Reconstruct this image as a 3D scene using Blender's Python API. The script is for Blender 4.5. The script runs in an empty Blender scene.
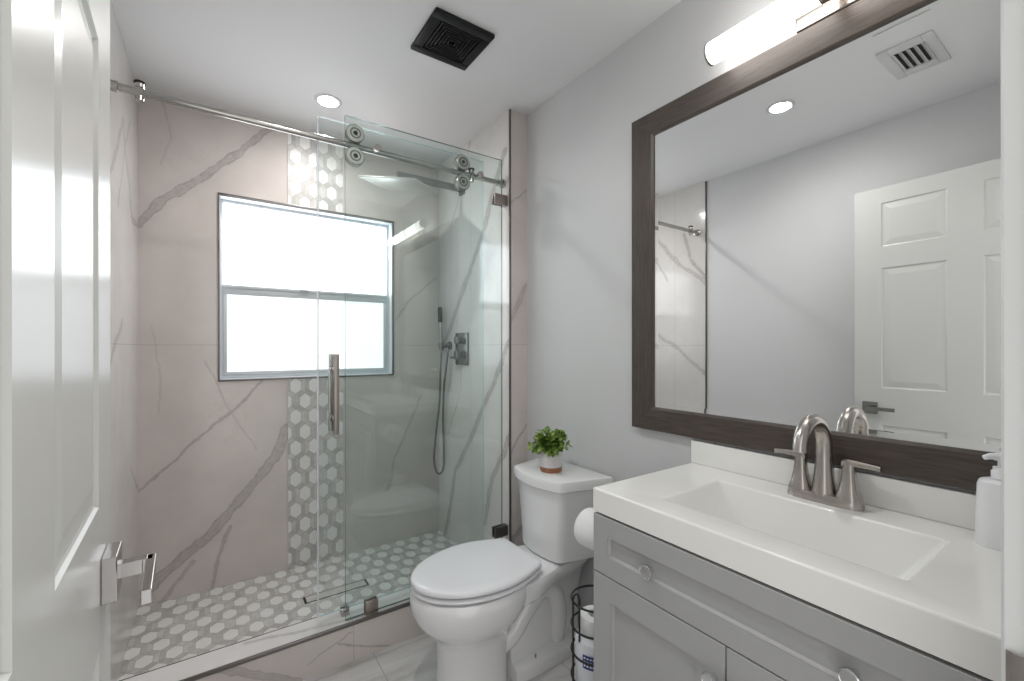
import bpy, bmesh, math, random
from mathutils import Vector, Matrix
random.seed(7)
S = bpy.context.scene
COL = S.collection
PI = math.pi

# ------------------------------------------------------------------ camera, world, exposure
F_PX, CX, CY = 436.77, 512.0, 347.3
cd = bpy.data.cameras.new('camera'); cam = bpy.data.objects.new('camera', cd); COL.objects.link(cam)
cd.sensor_width = 36.0; cd.lens = F_PX / 1024 * 36.0
cd.shift_y = (CY - 340.5) / 1024
cd.clip_start = 0.01
cam.location = (0, 0, 1.252)
cam.rotation_euler = (PI / 2, math.radians(0.05), -math.radians(34.374))
S.camera = cam

W = bpy.data.worlds.new('world'); S.world = W; W.use_nodes = True
bg = W.node_tree.nodes['Background']; bg.inputs[0].default_value = (1.0, 0.985, 0.965, 1); bg.inputs[1].default_value = 1.0

S.view_settings.view_transform = 'Standard'; S.view_settings.look = 'None'
S.view_settings.gamma = 1.0; S.view_settings.use_curve_mapping = False
S.view_settings.exposure = 0.62

WINDOW_E = 2.1      # daylight behind the frosted panes
BAR_E = 5.2         # vanity light tube
SPOT_E = 95.0      # recessed lights

# ------------------------------------------------------------------ room measures (metres)
H = 2.44; XL = -0.285; XR = 1.325; XS = 1.219; YB = 2.628; YF = 1.80; YD = 0.066
OX0, OX1 = -0.10, 0.67         # door opening
CURB = 0.152; SF = 0.055

# ------------------------------------------------------------------ node helpers
class NT:
    def __init__(s, name):
        s.m = bpy.data.materials.new(name); s.m.use_nodes = True
        s.t = s.m.node_tree; s.N = s.t.nodes; s.L = s.t.links
        s.b = s.N['Principled BSDF']
    def n(s, typ, **kw):
        x = s.N.new(typ)
        for k, v in kw.items(): setattr(x, k, v)
        return x
    def inp(s, sock, v):
        if hasattr(v, 'is_output') or isinstance(v, bpy.types.NodeSocket): s.L.new(v, sock)
        else: sock.default_value = v
    def math(s, op, a, b=None, c=None, clamp=False):
        x = s.n('ShaderNodeMath', operation=op, use_clamp=clamp)
        s.inp(x.inputs[0], a)
        if b is not None: s.inp(x.inputs[1], b)
        if c is not None: s.inp(x.inputs[2], c)
        return x.outputs[0]
    def vec(s, op, a, b=None, out=0, scale=None):
        x = s.n('ShaderNodeVectorMath', operation=op)
        s.inp(x.inputs[0], a)
        if b is not None: s.inp(x.inputs[1], b)
        if scale is not None: s.inp(x.inputs['Scale'], scale)
        return x.outputs[out]
    def noise(s, vec, scale, detail=3, rough=.5, dist=0):
        x = s.n('ShaderNodeTexNoise'); s.inp(x.inputs['Vector'], vec)
        x.inputs['Scale'].default_value = scale; x.inputs['Detail'].default_value = detail
        x.inputs['Roughness'].default_value = rough; x.inputs['Distortion'].default_value = dist
        return x
    def ramp(s, fac, stops, interp='LINEAR'):
        x = s.n('ShaderNodeValToRGB'); x.color_ramp.interpolation = interp
        e = x.color_ramp.elements
        while len(e) < len(stops): e.new(0.5)
        for i, (p, c) in enumerate(stops):
            e[i].position = p; e[i].color = (c[0], c[1], c[2], 1) if hasattr(c, '__len__') else (c, c, c, 1)
        s.inp(x.inputs[0], fac); return x.outputs[0]
    def mix(s, fac, a, b, typ='MIX'):
        x = s.n('ShaderNodeMix', data_type='RGBA', blend_type=typ)
        s.inp(x.inputs[0], fac); s.inp(x.inputs[6], a if not isinstance(a, tuple) else (*a[:3], 1)); s.inp(x.inputs[7], b if not isinstance(b, tuple) else (*b[:3], 1))
        return x.outputs[2]
    def coords(s, kind='Object'):
        return s.n('ShaderNodeTexCoord').outputs[kind]
    def bump(s, h, strength=.2, dist=.002):
        x = s.n('ShaderNodeBump'); x.inputs['Strength'].default_value = strength; x.inputs['Distance'].default_value = dist
        s.inp(x.inputs['Height'], h); s.L.new(x.outputs[0], s.b.inputs['Normal'])

def rgb(r, g, b):  # sRGB 0..255 to linear
    f = lambda c: ((c / 255) / 12.92 if c / 255 <= .04045 else (((c / 255) + .055) / 1.055) ** 2.4)
    return (f(r), f(g), f(b))

def plain(name, col, rough=.5, metal=0, coat=0, noise=0, nscale=20, spec=None, bump=0, bscale=200, aniso=0):
    m = NT(name); b = m.b
    b.inputs['Roughness'].default_value = rough; b.inputs['Metallic'].default_value = metal
    b.inputs['Coat Weight'].default_value = coat; b.inputs['Coat Roughness'].default_value = .05
    if spec is not None: b.inputs['Specular IOR Level'].default_value = spec
    if noise:
        nz = m.noise(m.coords(), nscale, 4)
        c = m.ramp(nz.outputs[0], [(.3, tuple(x * (1 - noise) for x in col)), (.7, tuple(min(1, x * (1 + noise)) for x in col))])
        m.L.new(c, b.inputs['Base Color'])
    else: b.inputs['Base Color'].default_value = (*col, 1)
    if bump:
        nz = m.noise(m.coords(), bscale, 2); m.bump(nz.outputs[0], bump, .001)
    return m.m

def emis(name, col, e):
    m = NT(name); b = m.b
    b.inputs['Base Color'].default_value = (.8, .8, .8, 1); b.inputs['Emission Color'].default_value = (*col, 1)
    b.inputs['Emission Strength'].default_value = e; b.inputs['Roughness'].default_value = .3
    return m.m

def marble(name, veins, base=(.60, .545, .52), plane='xz', seams=(), rough=.12, vcol=(.30, .275, .265), faint=.5):
    """large-format marble tile; veins: list of (polyline, half width, strength) in wall coordinates"""
    m = NT(name); co = m.coords()
    sx = m.n('ShaderNodeSeparateXYZ'); m.inp(sx.inputs[0], co)
    o = dict(x=sx.outputs[0], y=sx.outputs[1], z=sx.outputs[2])
    cb = m.n('ShaderNodeCombineXYZ'); m.inp(cb.inputs[0], o[plane[0]]); m.inp(cb.inputs[1], o[plane[1]])
    P = cb.outputs[0]
    n1 = m.noise(P, 5, 4, .55); n2 = m.noise(P, 28, 4, .6)
    w1 = m.vec('SCALE', m.vec('SUBTRACT', n1.outputs['Color'], (.5, .5, .5)), scale=.055)
    w2 = m.vec('SCALE', m.vec('SUBTRACT', n2.outputs['Color'], (.5, .5, .5)), scale=.018)
    Q = m.vec('ADD', m.vec('ADD', P, w1), w2)
    Q = m.vec('MULTIPLY', Q, (1, 1, 0))
    wn = m.noise(P, 9, 2); wmod = m.math('MULTIPLY_ADD', wn.outputs[0], 1.5, .25)
    stn = m.noise(Q, 40, 3, .6); streak = m.math('MULTIPLY_ADD', stn.outputs[0], 1.4, .35)
    total = None
    for pts, hw, st in veins:
        best = None
        for a, b_ in zip(pts, pts[1:]):
            a = Vector((*a, 0)); b2 = Vector((*b_, 0)); d = b2 - a; Ln = d.length; d.normalize()
            r = m.vec('SUBTRACT', Q, tuple(a))
            t = m.math('MINIMUM', m.math('MAXIMUM', m.vec('DOT_PRODUCT', r, tuple(d), out=1), 0.0), Ln)
            q = m.vec('SCALE', tuple(d), scale=t)
            dd = m.vec('DISTANCE', r, q, out=1)
            best = dd if best is None else m.math('MINIMUM', best, dd)
        k = m.math('DIVIDE', best, m.math('MULTIPLY', wmod, hw))
        # body of the vein, a darker rim, and a soft halo
        body = m.math('MULTIPLY', m.ramp(k, [(0, .62), (.35, .50), (.7, .74), (.85, .6), (1.0, .0)]), streak)
        soft = m.math('MULTIPLY', m.ramp(m.math('MULTIPLY', k, .33), [(0, .18), (1, 0)]), 1.0)
        cut = m.math('LESS_THAN', k, 1.0)
        v = m.math('MAXIMUM', m.math('MULTIPLY', body, cut), soft)
        v = m.math('MULTIPLY', v, min(.98, st * 1.45))
        total = v if total is None else m.math('MAXIMUM', total, v)
    # faint random veining
    rv = m.noise(P, 2.2, 7, .6, .6)
    fv = m.math('ABSOLUTE', m.math('SUBTRACT', rv.outputs[0], .5))
    fv = m.ramp(fv, [(0, .26 * faint), (.007, 0)])
    gate = m.ramp(m.noise(P, 1.7, 2).outputs[0], [(.45, 0), (.6, 1)])
    fv = m.math('MULTIPLY', fv, gate)
    total = fv if total is None else m.math('MAXIMUM', total, fv)
    cloud = m.noise(P, 3.5, 5, .55)
    bc = m.ramp(cloud.outputs[0], [(.3, tuple(x * .93 for x in base)), (.7, tuple(min(1, x * 1.06) for x in base))])
    col = m.mix(total, bc, vcol)
    for ax, val in seams:
        s_ = m.math('LESS_THAN', m.math('ABSOLUTE', m.math('SUBTRACT', o[ax], val)), .0012)
        col = m.mix(m.math('MULTIPLY', s_, .55), col, (.27, .25, .24))
    m.L.new(col, m.b.inputs['Base Color'])
    m.b.inputs['Roughness'].default_value = rough
    return m.m

def pane_glass(name, tint, rough=0.0):
    """clear toughened glass sheet: tinted transmission plus Schlick reflection on each face"""
    m = NT(name); m.N.remove(m.b)
    lw = m.n('ShaderNodeLayerWeight'); lw.inputs[0].default_value = .5
    f5 = m.math('POWER', lw.outputs['Facing'], 5)
    fr = m.math('MULTIPLY_ADD', f5, .9, .045)
    tr = m.n('ShaderNodeBsdfTransparent'); tr.inputs[0].default_value = (*tint, 1)
    gl = m.n('ShaderNodeBsdfGlossy'); gl.inputs['Roughness'].default_value = rough; gl.inputs[0].default_value = (.95, 1, .99, 1)
    mx = m.n('ShaderNodeMixShader'); m.inp(mx.inputs[0], fr); m.L.new(tr.outputs[0], mx.inputs[1]); m.L.new(gl.outputs[0], mx.inputs[2])
    m.L.new(mx.outputs[0], m.N['Material Output'].inputs[0])
    return m.m

# ------------------------------------------------------------------ mesh helpers
def finish(name, bm, mats, parent=None, smooth=True, ang=35, loc=None):
    bmesh.ops.recalc_face_normals(bm, faces=bm.faces)
    me = bpy.data.meshes.new(name); bm.to_mesh(me); bm.free()
    ob = bpy.data.objects.new(name, me); COL.objects.link(ob)
    for mt in (mats if isinstance(mats, (list, tuple)) else [mats]): me.materials.append(mt)
    if smooth:
        me.shade_smooth(); me.set_sharp_from_angle(angle=math.radians(ang))
    if parent is not None:
        ob.parent = parent
        ob.matrix_parent_inverse = Matrix.Translation(parent.location).inverted() if parent.type == 'EMPTY' else Matrix.Identity(4)
    return ob

def rebase(ob, loc):
    """move the origin of a top-level mesh to its base without moving its surface"""
    loc = Vector(loc); ob.data.transform(Matrix.Translation(-loc)); ob.location = loc; return ob

def box(bm, x0, x1, y0, y1, z0, z1, bev=0, seg=2, mi=0, M=None):
    n0 = len(bm.verts)
    vs = [bm.verts.new(v) for v in ((x0, y0, z0), (x1, y0, z0), (x1, y1, z0), (x0, y1, z0), (x0, y0, z1), (x1, y0, z1), (x1, y1, z1), (x0, y1, z1))]
    fs = [bm.faces.new([vs[i] for i in f]) for f in ((3, 2, 1, 0), (4, 5, 6, 7), (0, 1, 5, 4), (1, 2, 6, 5), (2, 3, 7, 6), (3, 0, 4, 7))]
    for f in fs: f.material_index = mi
    if M is not None: bmesh.ops.transform(bm, matrix=M, verts=vs)
    if bev > 0:
        es = list({e for f in fs for e in f.edges})
        bmesh.ops.bevel(bm, geom=es, offset=bev, segments=seg, profile=.5, affect='EDGES', clamp_overlap=True, material=-1)
    return fs

def loft(bm, rings, cap0=True, cap1=True, closed=True, mi=0):
    R = [[bm.verts.new(p) for p in r] for r in rings]
    n = len(R[0])
    for a, b in zip(R, R[1:]):
        for i in range(n if closed else n - 1):
            j = (i + 1) % n
            f = bm.faces.new((a[i], a[j], b[j], b[i])); f.material_index = mi
    if cap0: bm.faces.new(list(reversed(R[0]))).material_index = mi
    if cap1: bm.faces.new(R[-1]).material_index = mi
    return R

def cyl(bm, a, b, r0, r1=None, n=24, cap=True, mi=0):
    a = Vector(a); b = Vector(b); r1 = r0 if r1 is None else r1
    d = (b - a).normalized(); q = d.to_track_quat('Z', 'Y')
    ring = lambda c, r: [c + q @ Vector((r * math.cos(2 * PI * i / n), r * math.sin(2 * PI * i / n), 0)) for i in range(n)]
    loft(bm, [ring(a, r0), ring(b, r1)], cap, cap, mi=mi)

def lathe(bm, c, axis, prof, n=32, mi=0):
    """prof: (radius, distance along axis) from one end to the other"""
    c = Vector(c); ax = Vector(axis).normalized(); q = ax.to_track_quat('Z', 'Y')
    rings = []
    for r, t in prof:
        r = max(r, 1e-5)
        rings.append([c + ax * t + q @ Vector((r * math.cos(2 * PI * i / n), r * math.sin(2 * PI * i / n), 0)) for i in range(n)])
    loft(bm, rings, True, True, mi=mi)

def tube(bm, pts, r, n=12, closed=False, mi=0, flat=None):
    pts = [Vector(p) for p in pts]; N = len(pts)
    rs = r if isinstance(r, (list, tuple)) else [r] * N
    T = []
    for i in range(N):
        a = pts[i - 1] if (i > 0 or closed) else pts[i]; b = pts[(i + 1) % N] if (i < N - 1 or closed) else pts[i]
        T.append((b - a).normalized())
    up = Vector((0, 0, 1)) if abs(T[0].z) < .9 else Vector((0, 1, 0))
    u = T[0].cross(up).normalized(); rings = []
    for i in range(N):
        u = (u - T[i] * u.dot(T[i])).normalized(); v = T[i].cross(u)
        rings.append([pts[i] + (u * math.cos(2 * PI * k / n) + v * math.sin(2 * PI * k / n) * (flat or 1)) * rs[i] for k in range(n)])
    if closed:
        R = [[bm.verts.new(p) for p in q] for q in rings]
        for a, b in zip(R, R[1:] + R[:1]):
            for i in range(n): bm.faces.new((a[i], a[(i + 1) % n], b[(i + 1) % n], b[i])).material_index = mi
    else: loft(bm, rings, mi=mi)

def spline(P, k=8):
    P = [Vector(p) for p in P]; out = []
    for i in range(len(P) - 1):
        p0 = P[max(i - 1, 0)]; p1 = P[i]; p2 = P[i + 1]; p3 = P[min(i + 2, len(P) - 1)]
        for j in range(k):
            t = j / k
            out.append(.5 * ((2 * p1) + (p2 - p0) * t + (2 * p0 - 5 * p1 + 4 * p2 - p3) * t * t + (3 * p1 - p0 - 3 * p2 + p3) * t ** 3))
    out.append(P[-1]); return out

def interp(tab, x):
    for (a, *va), (b, *vb) in zip(tab, tab[1:]):
        if x <= b:
            t = (x - a) / (b - a); t = max(0, min(1, t)); return [p + (q - p) * t for p, q in zip(va, vb)]
    return list(tab[-1][1:])

def BM(): return bmesh.new()
def struct(ob, label=None):
    ob['kind'] = 'structure'
    if label: ob['label'] = label
    return ob
def tag(o, label, cat, group=None):
    o['label'] = label; o['category'] = cat
    if group: o['group'] = group
    return o
def thing(name, loc, label, cat, group=None):
    o = bpy.data.objects.new(name, None); COL.objects.link(o); o.location = loc; o.empty_display_size = .05
    return tag(o, label, cat, group)

# ------------------------------------------------------------------ materials
M_WALL = plain('painted_wall', rgb(202, 202, 203), .55, noise=.012, nscale=3, bump=.04, bscale=90)
M_CEIL = plain('ceiling_paint', rgb(226, 226, 227), .7, bump=.05, bscale=120)
M_TRIMW = plain('white_gloss_trim', rgb(205, 206, 206), .3)
M_DOOR = plain('white_gloss_door', rgb(202, 203, 200), .24, coat=.0, bump=.03, bscale=35)
M_CHROME = plain('chrome', (.72, .72, .73), .10, 1)
M_NICKEL = plain('brushed_nickel', (.50, .46, .43), .24, 1, noise=.05, nscale=60)
M_STEEL = plain('polished_steel', (.46, .445, .42), .2, 1)
M_DSTEEL = plain('dark_steel_trim', (.20, .185, .175), .35, 1)
M_SATIN = plain('satin_nickel_lever', (.36, .35, .345), .2, 1)
M_ROLL = plain('satin_roller_steel', (.72, .68, .63), .32, 1)
M_BRONZE = plain('bronze_clamp', (.34, .29, .265), .35, .85)
M_BLACK = plain('black_plastic', (.006, .006, .0065), .5, spec=.3)
M_BWIRE = plain('black_wire', (.012, .012, .012), .4)
M_PORC = plain('white_porcelain', rgb(233, 233, 234), .09, coat=.5)
M_SEAT = plain('white_seat_plastic', rgb(230, 230, 234), .16, coat=.3)
M_TOP = plain('white_cultured_marble', rgb(238, 237, 234), .22, coat=.25)
M_SPLASH = M_TOP
M_CAB = plain('grey_cabinet_paint', rgb(166, 166, 166), .42)
M_DARK = plain('dark_gap', (.03, .03, .03), .8)
M_PAPER = plain('toilet_paper', rgb(232, 232, 232), .95, bump=.25, bscale=260)
M_CARD = plain('cardboard', rgb(170, 145, 115), .9)
M_BLUE = plain('blue_print', rgb(38, 62, 130), .5)
M_WHITEP = plain('white_plastic', rgb(240, 240, 243), .3)
M_ALU = plain('window_frame_paint', rgb(222, 227, 232), .35)
M_ALUD = plain('window_rail_grey', rgb(196, 200, 203), .35)
M_POT = plain('grey_glazed_pot', rgb(214, 211, 212), .35, noise=.06, nscale=60)
M_WOOD = plain('terracotta_base', rgb(160, 108, 78), .6, noise=.15, nscale=60)
M_GROUT = plain('grout_line', (.40, .39, .375), .8)

bz = [([(-.285, 1.815), (-.191, 1.95), (-.08, 2.06), (.054, 2.185), (.231, 2.39), (.30, 2.46)], .020, .62),
      ([(-.285, .59), (-.124, .746), (.07, .927), (.215, 1.067)], .0055, .75),
      ([(-.25, .13), (-.11, .247), (.006, .345), (.13, .506), (.28, .675), (.328, .82)], .028, .60),
      ([(-.01, .06), (.027, .215), (.069, .35)], .008, .6),
      ([(-.20, .05), (-.082, .206)], .010, .5),
      ([(-.038, 1.187), (.082, .905), (.179, .725)], .003, .45),
      ([(-.24, 1.35), (-.2, 1.1), (-.215, .95)], .003, .3),
      ([(.88, .40), (.93, .58), (1.03, .80), (1.10, .95)], .007, .45),
      ([(.93, 1.42), (1.02, 1.55), (1.2, 1.70)], .006, .45),
      ([(-.20, 2.12), (-.17, 2.25), (-.20, 2.42)], .003, .3)]
M_BACK = marble('marble_back', bz, plane='xz', seams=[('z', 1.265)])
M_RIGHT = marble('marble_right', [
      ([(2.60, 1.25), (2.454, 1.379), (2.245, 1.65), (2.041, 1.911), (1.978, 2.05), (1.85, 2.25)], .020, .6),
      ([(2.60, -.1), (2.528, .092), (2.388, .505), (2.097, .866), (1.981, 1.025), (1.8, 1.30)], .018, .65),
      ([(2.05, .30), (1.962, .562), (1.80, .80)], .018, .6),
      ([(2.45, 2.0), (2.3, 2.25), (2.2, 2.44)], .006, .5),
      ([(2.5, .7), (2.35, .95), (2.3, 1.2)], .005, .4)], plane='yz', seams=[('z', 1.265), ('y', 2.2)], base=(.68, .665, .65))
M_LEFT = marble('marble_left', [
      ([(2.63, 1.815), (2.45, 1.80), (2.224, 2.126), (2.0, 1.87), (1.80, 1.72)], .016, .5),
      ([(1.975, 2.10), (1.91, 1.90), (1.79, 1.735)], .012, .6),
      ([(2.12, 1.77), (2.25, 2.0), (2.40, 2.20)], .008, .45),
      ([(2.415, .74), (2.62, .60)], .006, .6),
      ([(2.20, 1.35), (2.01, 1.226), (1.80, 1.06)], .014, .5)], plane='yz', seams=[('z', 1.265), ('y', 2.05)], base=(.62, .60, .58))
M_JOG = marble('marble_jog', [
      ([(1.19, 1.33), (1.213, 1.363), (1.325, 1.571)], .012, .5), ([(1.2, .70), (1.212, .717), (1.324, .855)], .005, .7),
      ([(1.2, 1.95), (1.326, 2.057)], .004, .6), ([(1.2, .22), (1.24, .30), (1.33, .38)], .018, .7)], plane='xz', seams=[('z', 1.265)], base=(.60, .545, .52))
M_CURBF = marble('marble_curb', [([(.0, .16), (.076, .121), (.267, .0)], .016, .5), ([(.40, .09), (.62, .0)], .004, .6), ([(.3, .05), (.45, .12)], .003, .5),
                 ([(.9, .0), (1.1, .15)], .01, .5)],
                 plane='xz', seams=[('x', .463)], base=(.62, .57, .54))
M_CURBT = marble('marble_curb_top', [([(.10, 1.9), (.277, 1.862), (.435, 1.83), (.61, 1.81), (.9, 1.84)], .010, .45)], plane='xy', seams=[('x', .463)], base=(.68, .67, .66))

def floor_mat():
    m = NT('floor_tile'); co = m.coords()
    mp = m.n('ShaderNodeMapping'); mp.inputs['Scale'].default_value = (1.2, 7, 1); mp.inputs['Rotation'].default_value = (0, 0, .5); m.inp(mp.inputs[0], co)
    a = m.noise(mp.outputs[0], 3.0, 7, .6, .4); b = m.noise(co, 1.6, 3)
    c = m.ramp(a.outputs[0], [(.28, rgb(164, 160, 157)), (.5, rgb(198, 196, 194)), (.72, rgb(212, 211, 211))])
    c2 = m.mix(m.ramp(b.outputs[0], [(.4, 0.0), (.65, .55)]), c, rgb(206, 206, 208))
    sx = m.n('ShaderNodeSeparateXYZ'); m.inp(sx.inputs[0], co)
    for ax, off, per in ((0, .54, .60), (1, 1.17, .60)):
        f = m.math('ABSOLUTE', m.math('SUBTRACT', m.math('FRACT', m.math('DIVIDE', m.math('ADD', sx.outputs[ax], 6 - off + per / 2), per)), .5))
        s_ = m.math('LESS_THAN', f, .0017 / per)
        c2 = m.mix(m.math('MULTIPLY', s_, .7), c2, (.28, .27, .26))
    m.L.new(c2, m.b.inputs['Base Color']); m.b.inputs['Roughness'].default_value = .28
    return m.m
M_FLOOR = floor_mat()

def frame_mat():
    m = NT('dark_brown_wood'); co = m.coords()
    mp = m.n('ShaderNodeMapping'); mp.inputs['Scale'].default_value = (30, 2.0, 30); m.inp(mp.inputs[0], co)
    a = m.noise(mp.outputs[0], 6, 6, .65)
    c = m.ramp(a.outputs[0], [(.3, rgb(57, 49, 45)), (.7, rgb(86, 76, 69))])
    m.L.new(c, m.b.inputs['Base Color']); m.b.inputs['Roughness'].default_value = .38
    m.bump(a.outputs[0], .15, .0008)
    return m.m
M_FRAME = frame_mat()
def frame_mat_v():
    m = NT('dark_brown_wood_upright'); co = m.coords()
    mp = m.n('ShaderNodeMapping'); mp.inputs['Scale'].default_value = (30, 30, 2); m.inp(mp.inputs[0], co)
    a = m.noise(mp.outputs[0], 6, 6, .65)
    c = m.ramp(a.outputs[0], [(.3, rgb(57, 49, 45)), (.7, rgb(86, 76, 69))])
    m.L.new(c, m.b.inputs['Base Color']); m.b.inputs['Roughness'].default_value = .38
    return m.m
M_FRAMEV = frame_mat_v()

M_HEXW = plain('white_hexagon_tile', rgb(222, 221, 219), .4, noise=.02, nscale=30)
M_HEXG = [plain('grey_mosaic_bar', rgb(*c), .42, noise=.10, nscale=35) for c in ((186, 184, 181), (193, 191, 188), (178, 176, 174), (197, 195, 192))]
M_GLASS_F = pane_glass('fixed_panel_glass', (.935, .970, .964))
M_GLASS_D = pane_glass('sliding_door_glass', (.955, .978, .975))
M_GEDGE = plain('glass_edge', rgb(176, 200, 204), .1, noise=0)
M_GEDGE2 = plain('glass_edge_dark', rgb(92, 112, 112), .15, noise=0)
def glint_mat():  # refracted brightness of the glass edge put into a pale half-clear colour
    m = NT('pale_edge_glint'); tr = m.n('ShaderNodeBsdfTransparent'); mx = m.n('ShaderNodeMixShader'); mx.inputs[0].default_value = .42
    m.b.inputs['Base Color'].default_value = (.86, .90, .94, 1); m.b.inputs['Roughness'].default_value = .2; m.b.inputs['Subsurface Weight'].default_value = 0
    m.L.new(tr.outputs[0], mx.inputs[1]); m.L.new(m.b.outputs[0], mx.inputs[2]); m.L.new(mx.outputs[0], m.N['Material Output'].inputs[0]); return m.m
M_GLINT = glint_mat()
M_MIRROR = plain('mirror_silver', (.93, .94, .94), 0.0, 1)
M_TUBE = emis('lit_diffuser', (1.0, .965, .92), BAR_E)
M_SPOT = emis('lit_lens', (1.0, .975, .95), SPOT_E)
M_SPOT2 = emis('lit_lens_room', (1.0, .975, .95), SPOT_E * 1.3)

def pane_mat(name, k):
    m = NT(name); co = m.coords()
    n1 = m.noise(co, 2.5, 2); n2 = m.noise(co, 300, 2)
    c = m.ramp(n1.outputs[0], [(.3, (.93, .95, 1.0)), (.7, (.98, .985, 1.0))])
    m.inp(m.b.inputs['Emission Color'], c)
    m.b.inputs['Emission Strength'].default_value = WINDOW_E * k
    m.b.inputs['Base Color'].default_value = (.7, .75, .8, 1); m.b.inputs['Roughness'].default_value = .25
    m.bump(n2.outputs[0], .3, .0006)
    return m.m
M_PANE = pane_mat('frosted_daylight_pane', 1.3); M_PANE2 = pane_mat('frosted_daylight_pane_screened', .33)

# ------------------------------------------------------------------ room shell
bm = BM(); box(bm, XL - .12, XR + .12, -.45, YF + .01, -.10, 0); struct(finish('floor', bm, M_FLOOR, smooth=False), 'light grey veined floor tile')
bm = BM(); box(bm, XL - .12, XR + .12, -.04, YB + .15, H, H + .1); struct(finish('ceiling', bm, M_CEIL, smooth=False))
bm = BM(); box(bm, XL - .12, XL - .010, -.04, YB + .15, -.1, H); struct(finish('wall_left', bm, M_WALL, smooth=False))
bm = BM(); box(bm, XR, XR + .12, -.04, YB + .15, -.1, H); struct(finish('wall_right', bm, M_WALL, smooth=False))
# wall behind the door opening (the camera stands in the doorway)
bm = BM(); box(bm, XL - .01, OX0 - .02, -.04, YD, 0, H); box(bm, OX1 + .02, XR, -.04, YD, 0, H); box(bm, OX0 - .02, OX1 + .02, -.04, YD, 2.07, H)
struct(finish('wall_front', bm, M_WALL, smooth=False))
# window wall with its opening
wx0, wx1, wz0, wz1 = .027, .9105, 1.089, 2.019
bm = BM()
box(bm, XL - .01, wx0, YB, YB + .15, 0, H); box(bm, wx1, XR, YB, YB + .15, 0, H)
box(bm, wx0, wx1, YB, YB + .15, 0, wz0); box(bm, wx0, wx1, YB, YB + .15, wz1, H)
struct(finish('wall_back', bm, M_BACK, smooth=False), 'beige marble tile wall with long grey veins')
# shower side walls
bm = BM(); box(bm, XL - .010, XL, YF, YB, 0, H); struct(finish('wall_shower_left', bm, M_LEFT, smooth=False), 'marble tile facing on the left wall of the shower')
bm = BM(); fs = box(bm, XS, XR, YF, YB, 0, H)
for f in fs:
    if abs(f.normal.y) > .5 or f.calc_center_median().y < YF + .001: f.material_index = 1
struct(finish('wall_shower_right', bm, [M_RIGHT, M_JOG], smooth=False), 'marble tiled side wall of the shower')
bm = BM(); box(bm, XL, XS, YF + .02, YB, 0, SF - .001); struct(finish('floor_shower', bm, M_GROUT, smooth=False))
bm = BM(); fs = box(bm, XL, XS, YF, 1.92, 0, CURB)
bm.normal_update()
for f in fs:
    if f.normal.z > .5: f.material_index = 1
struct(finish('trim_1', bm, [M_CURBF, M_CURBT], smooth=False), 'marble shower curb')
bm = BM(); box(bm, XL, XS + .0, YF - .003, YF + .008, CURB - .010, CURB + .003, .001); struct(finish('trim_2', bm, M_DSTEEL), 'dark metal edge strip along the curb')
bm = BM(); box(bm, XL, XS, 1.9185, 1.922, CURB - .008, CURB + .0012); struct(finish('trim_8', bm, M_DSTEEL, smooth=False), 'thin inner edge strip of the curb')
bm = BM(); box(bm, XS - .003, XS + .006, YF - .003, YF + .006, CURB, H - .002, .001); struct(finish('trim_3', bm, M_DSTEEL), 'dark metal corner strip of the shower wall')
bm = BM(); box(bm, XL - .010, XL + .003, YF - .006, YF, 0, H - .002, .001); struct(finish('trim_4', bm, M_DSTEEL), 'dark metal edge strip on the left wall')

# baseboards on painted walls
def baseboard(name, x0, x1, y0, y1):
    bm = BM(); box(bm, x0, x1, y0, y1, 0, .085, .003); struct(finish(name, bm, M_TRIMW))
baseboard('baseboard_right', XR - .013, XR, .87, YF)
baseboard('baseboard_left', XL - .010, XL + .004, YD, YF - .006)

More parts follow.
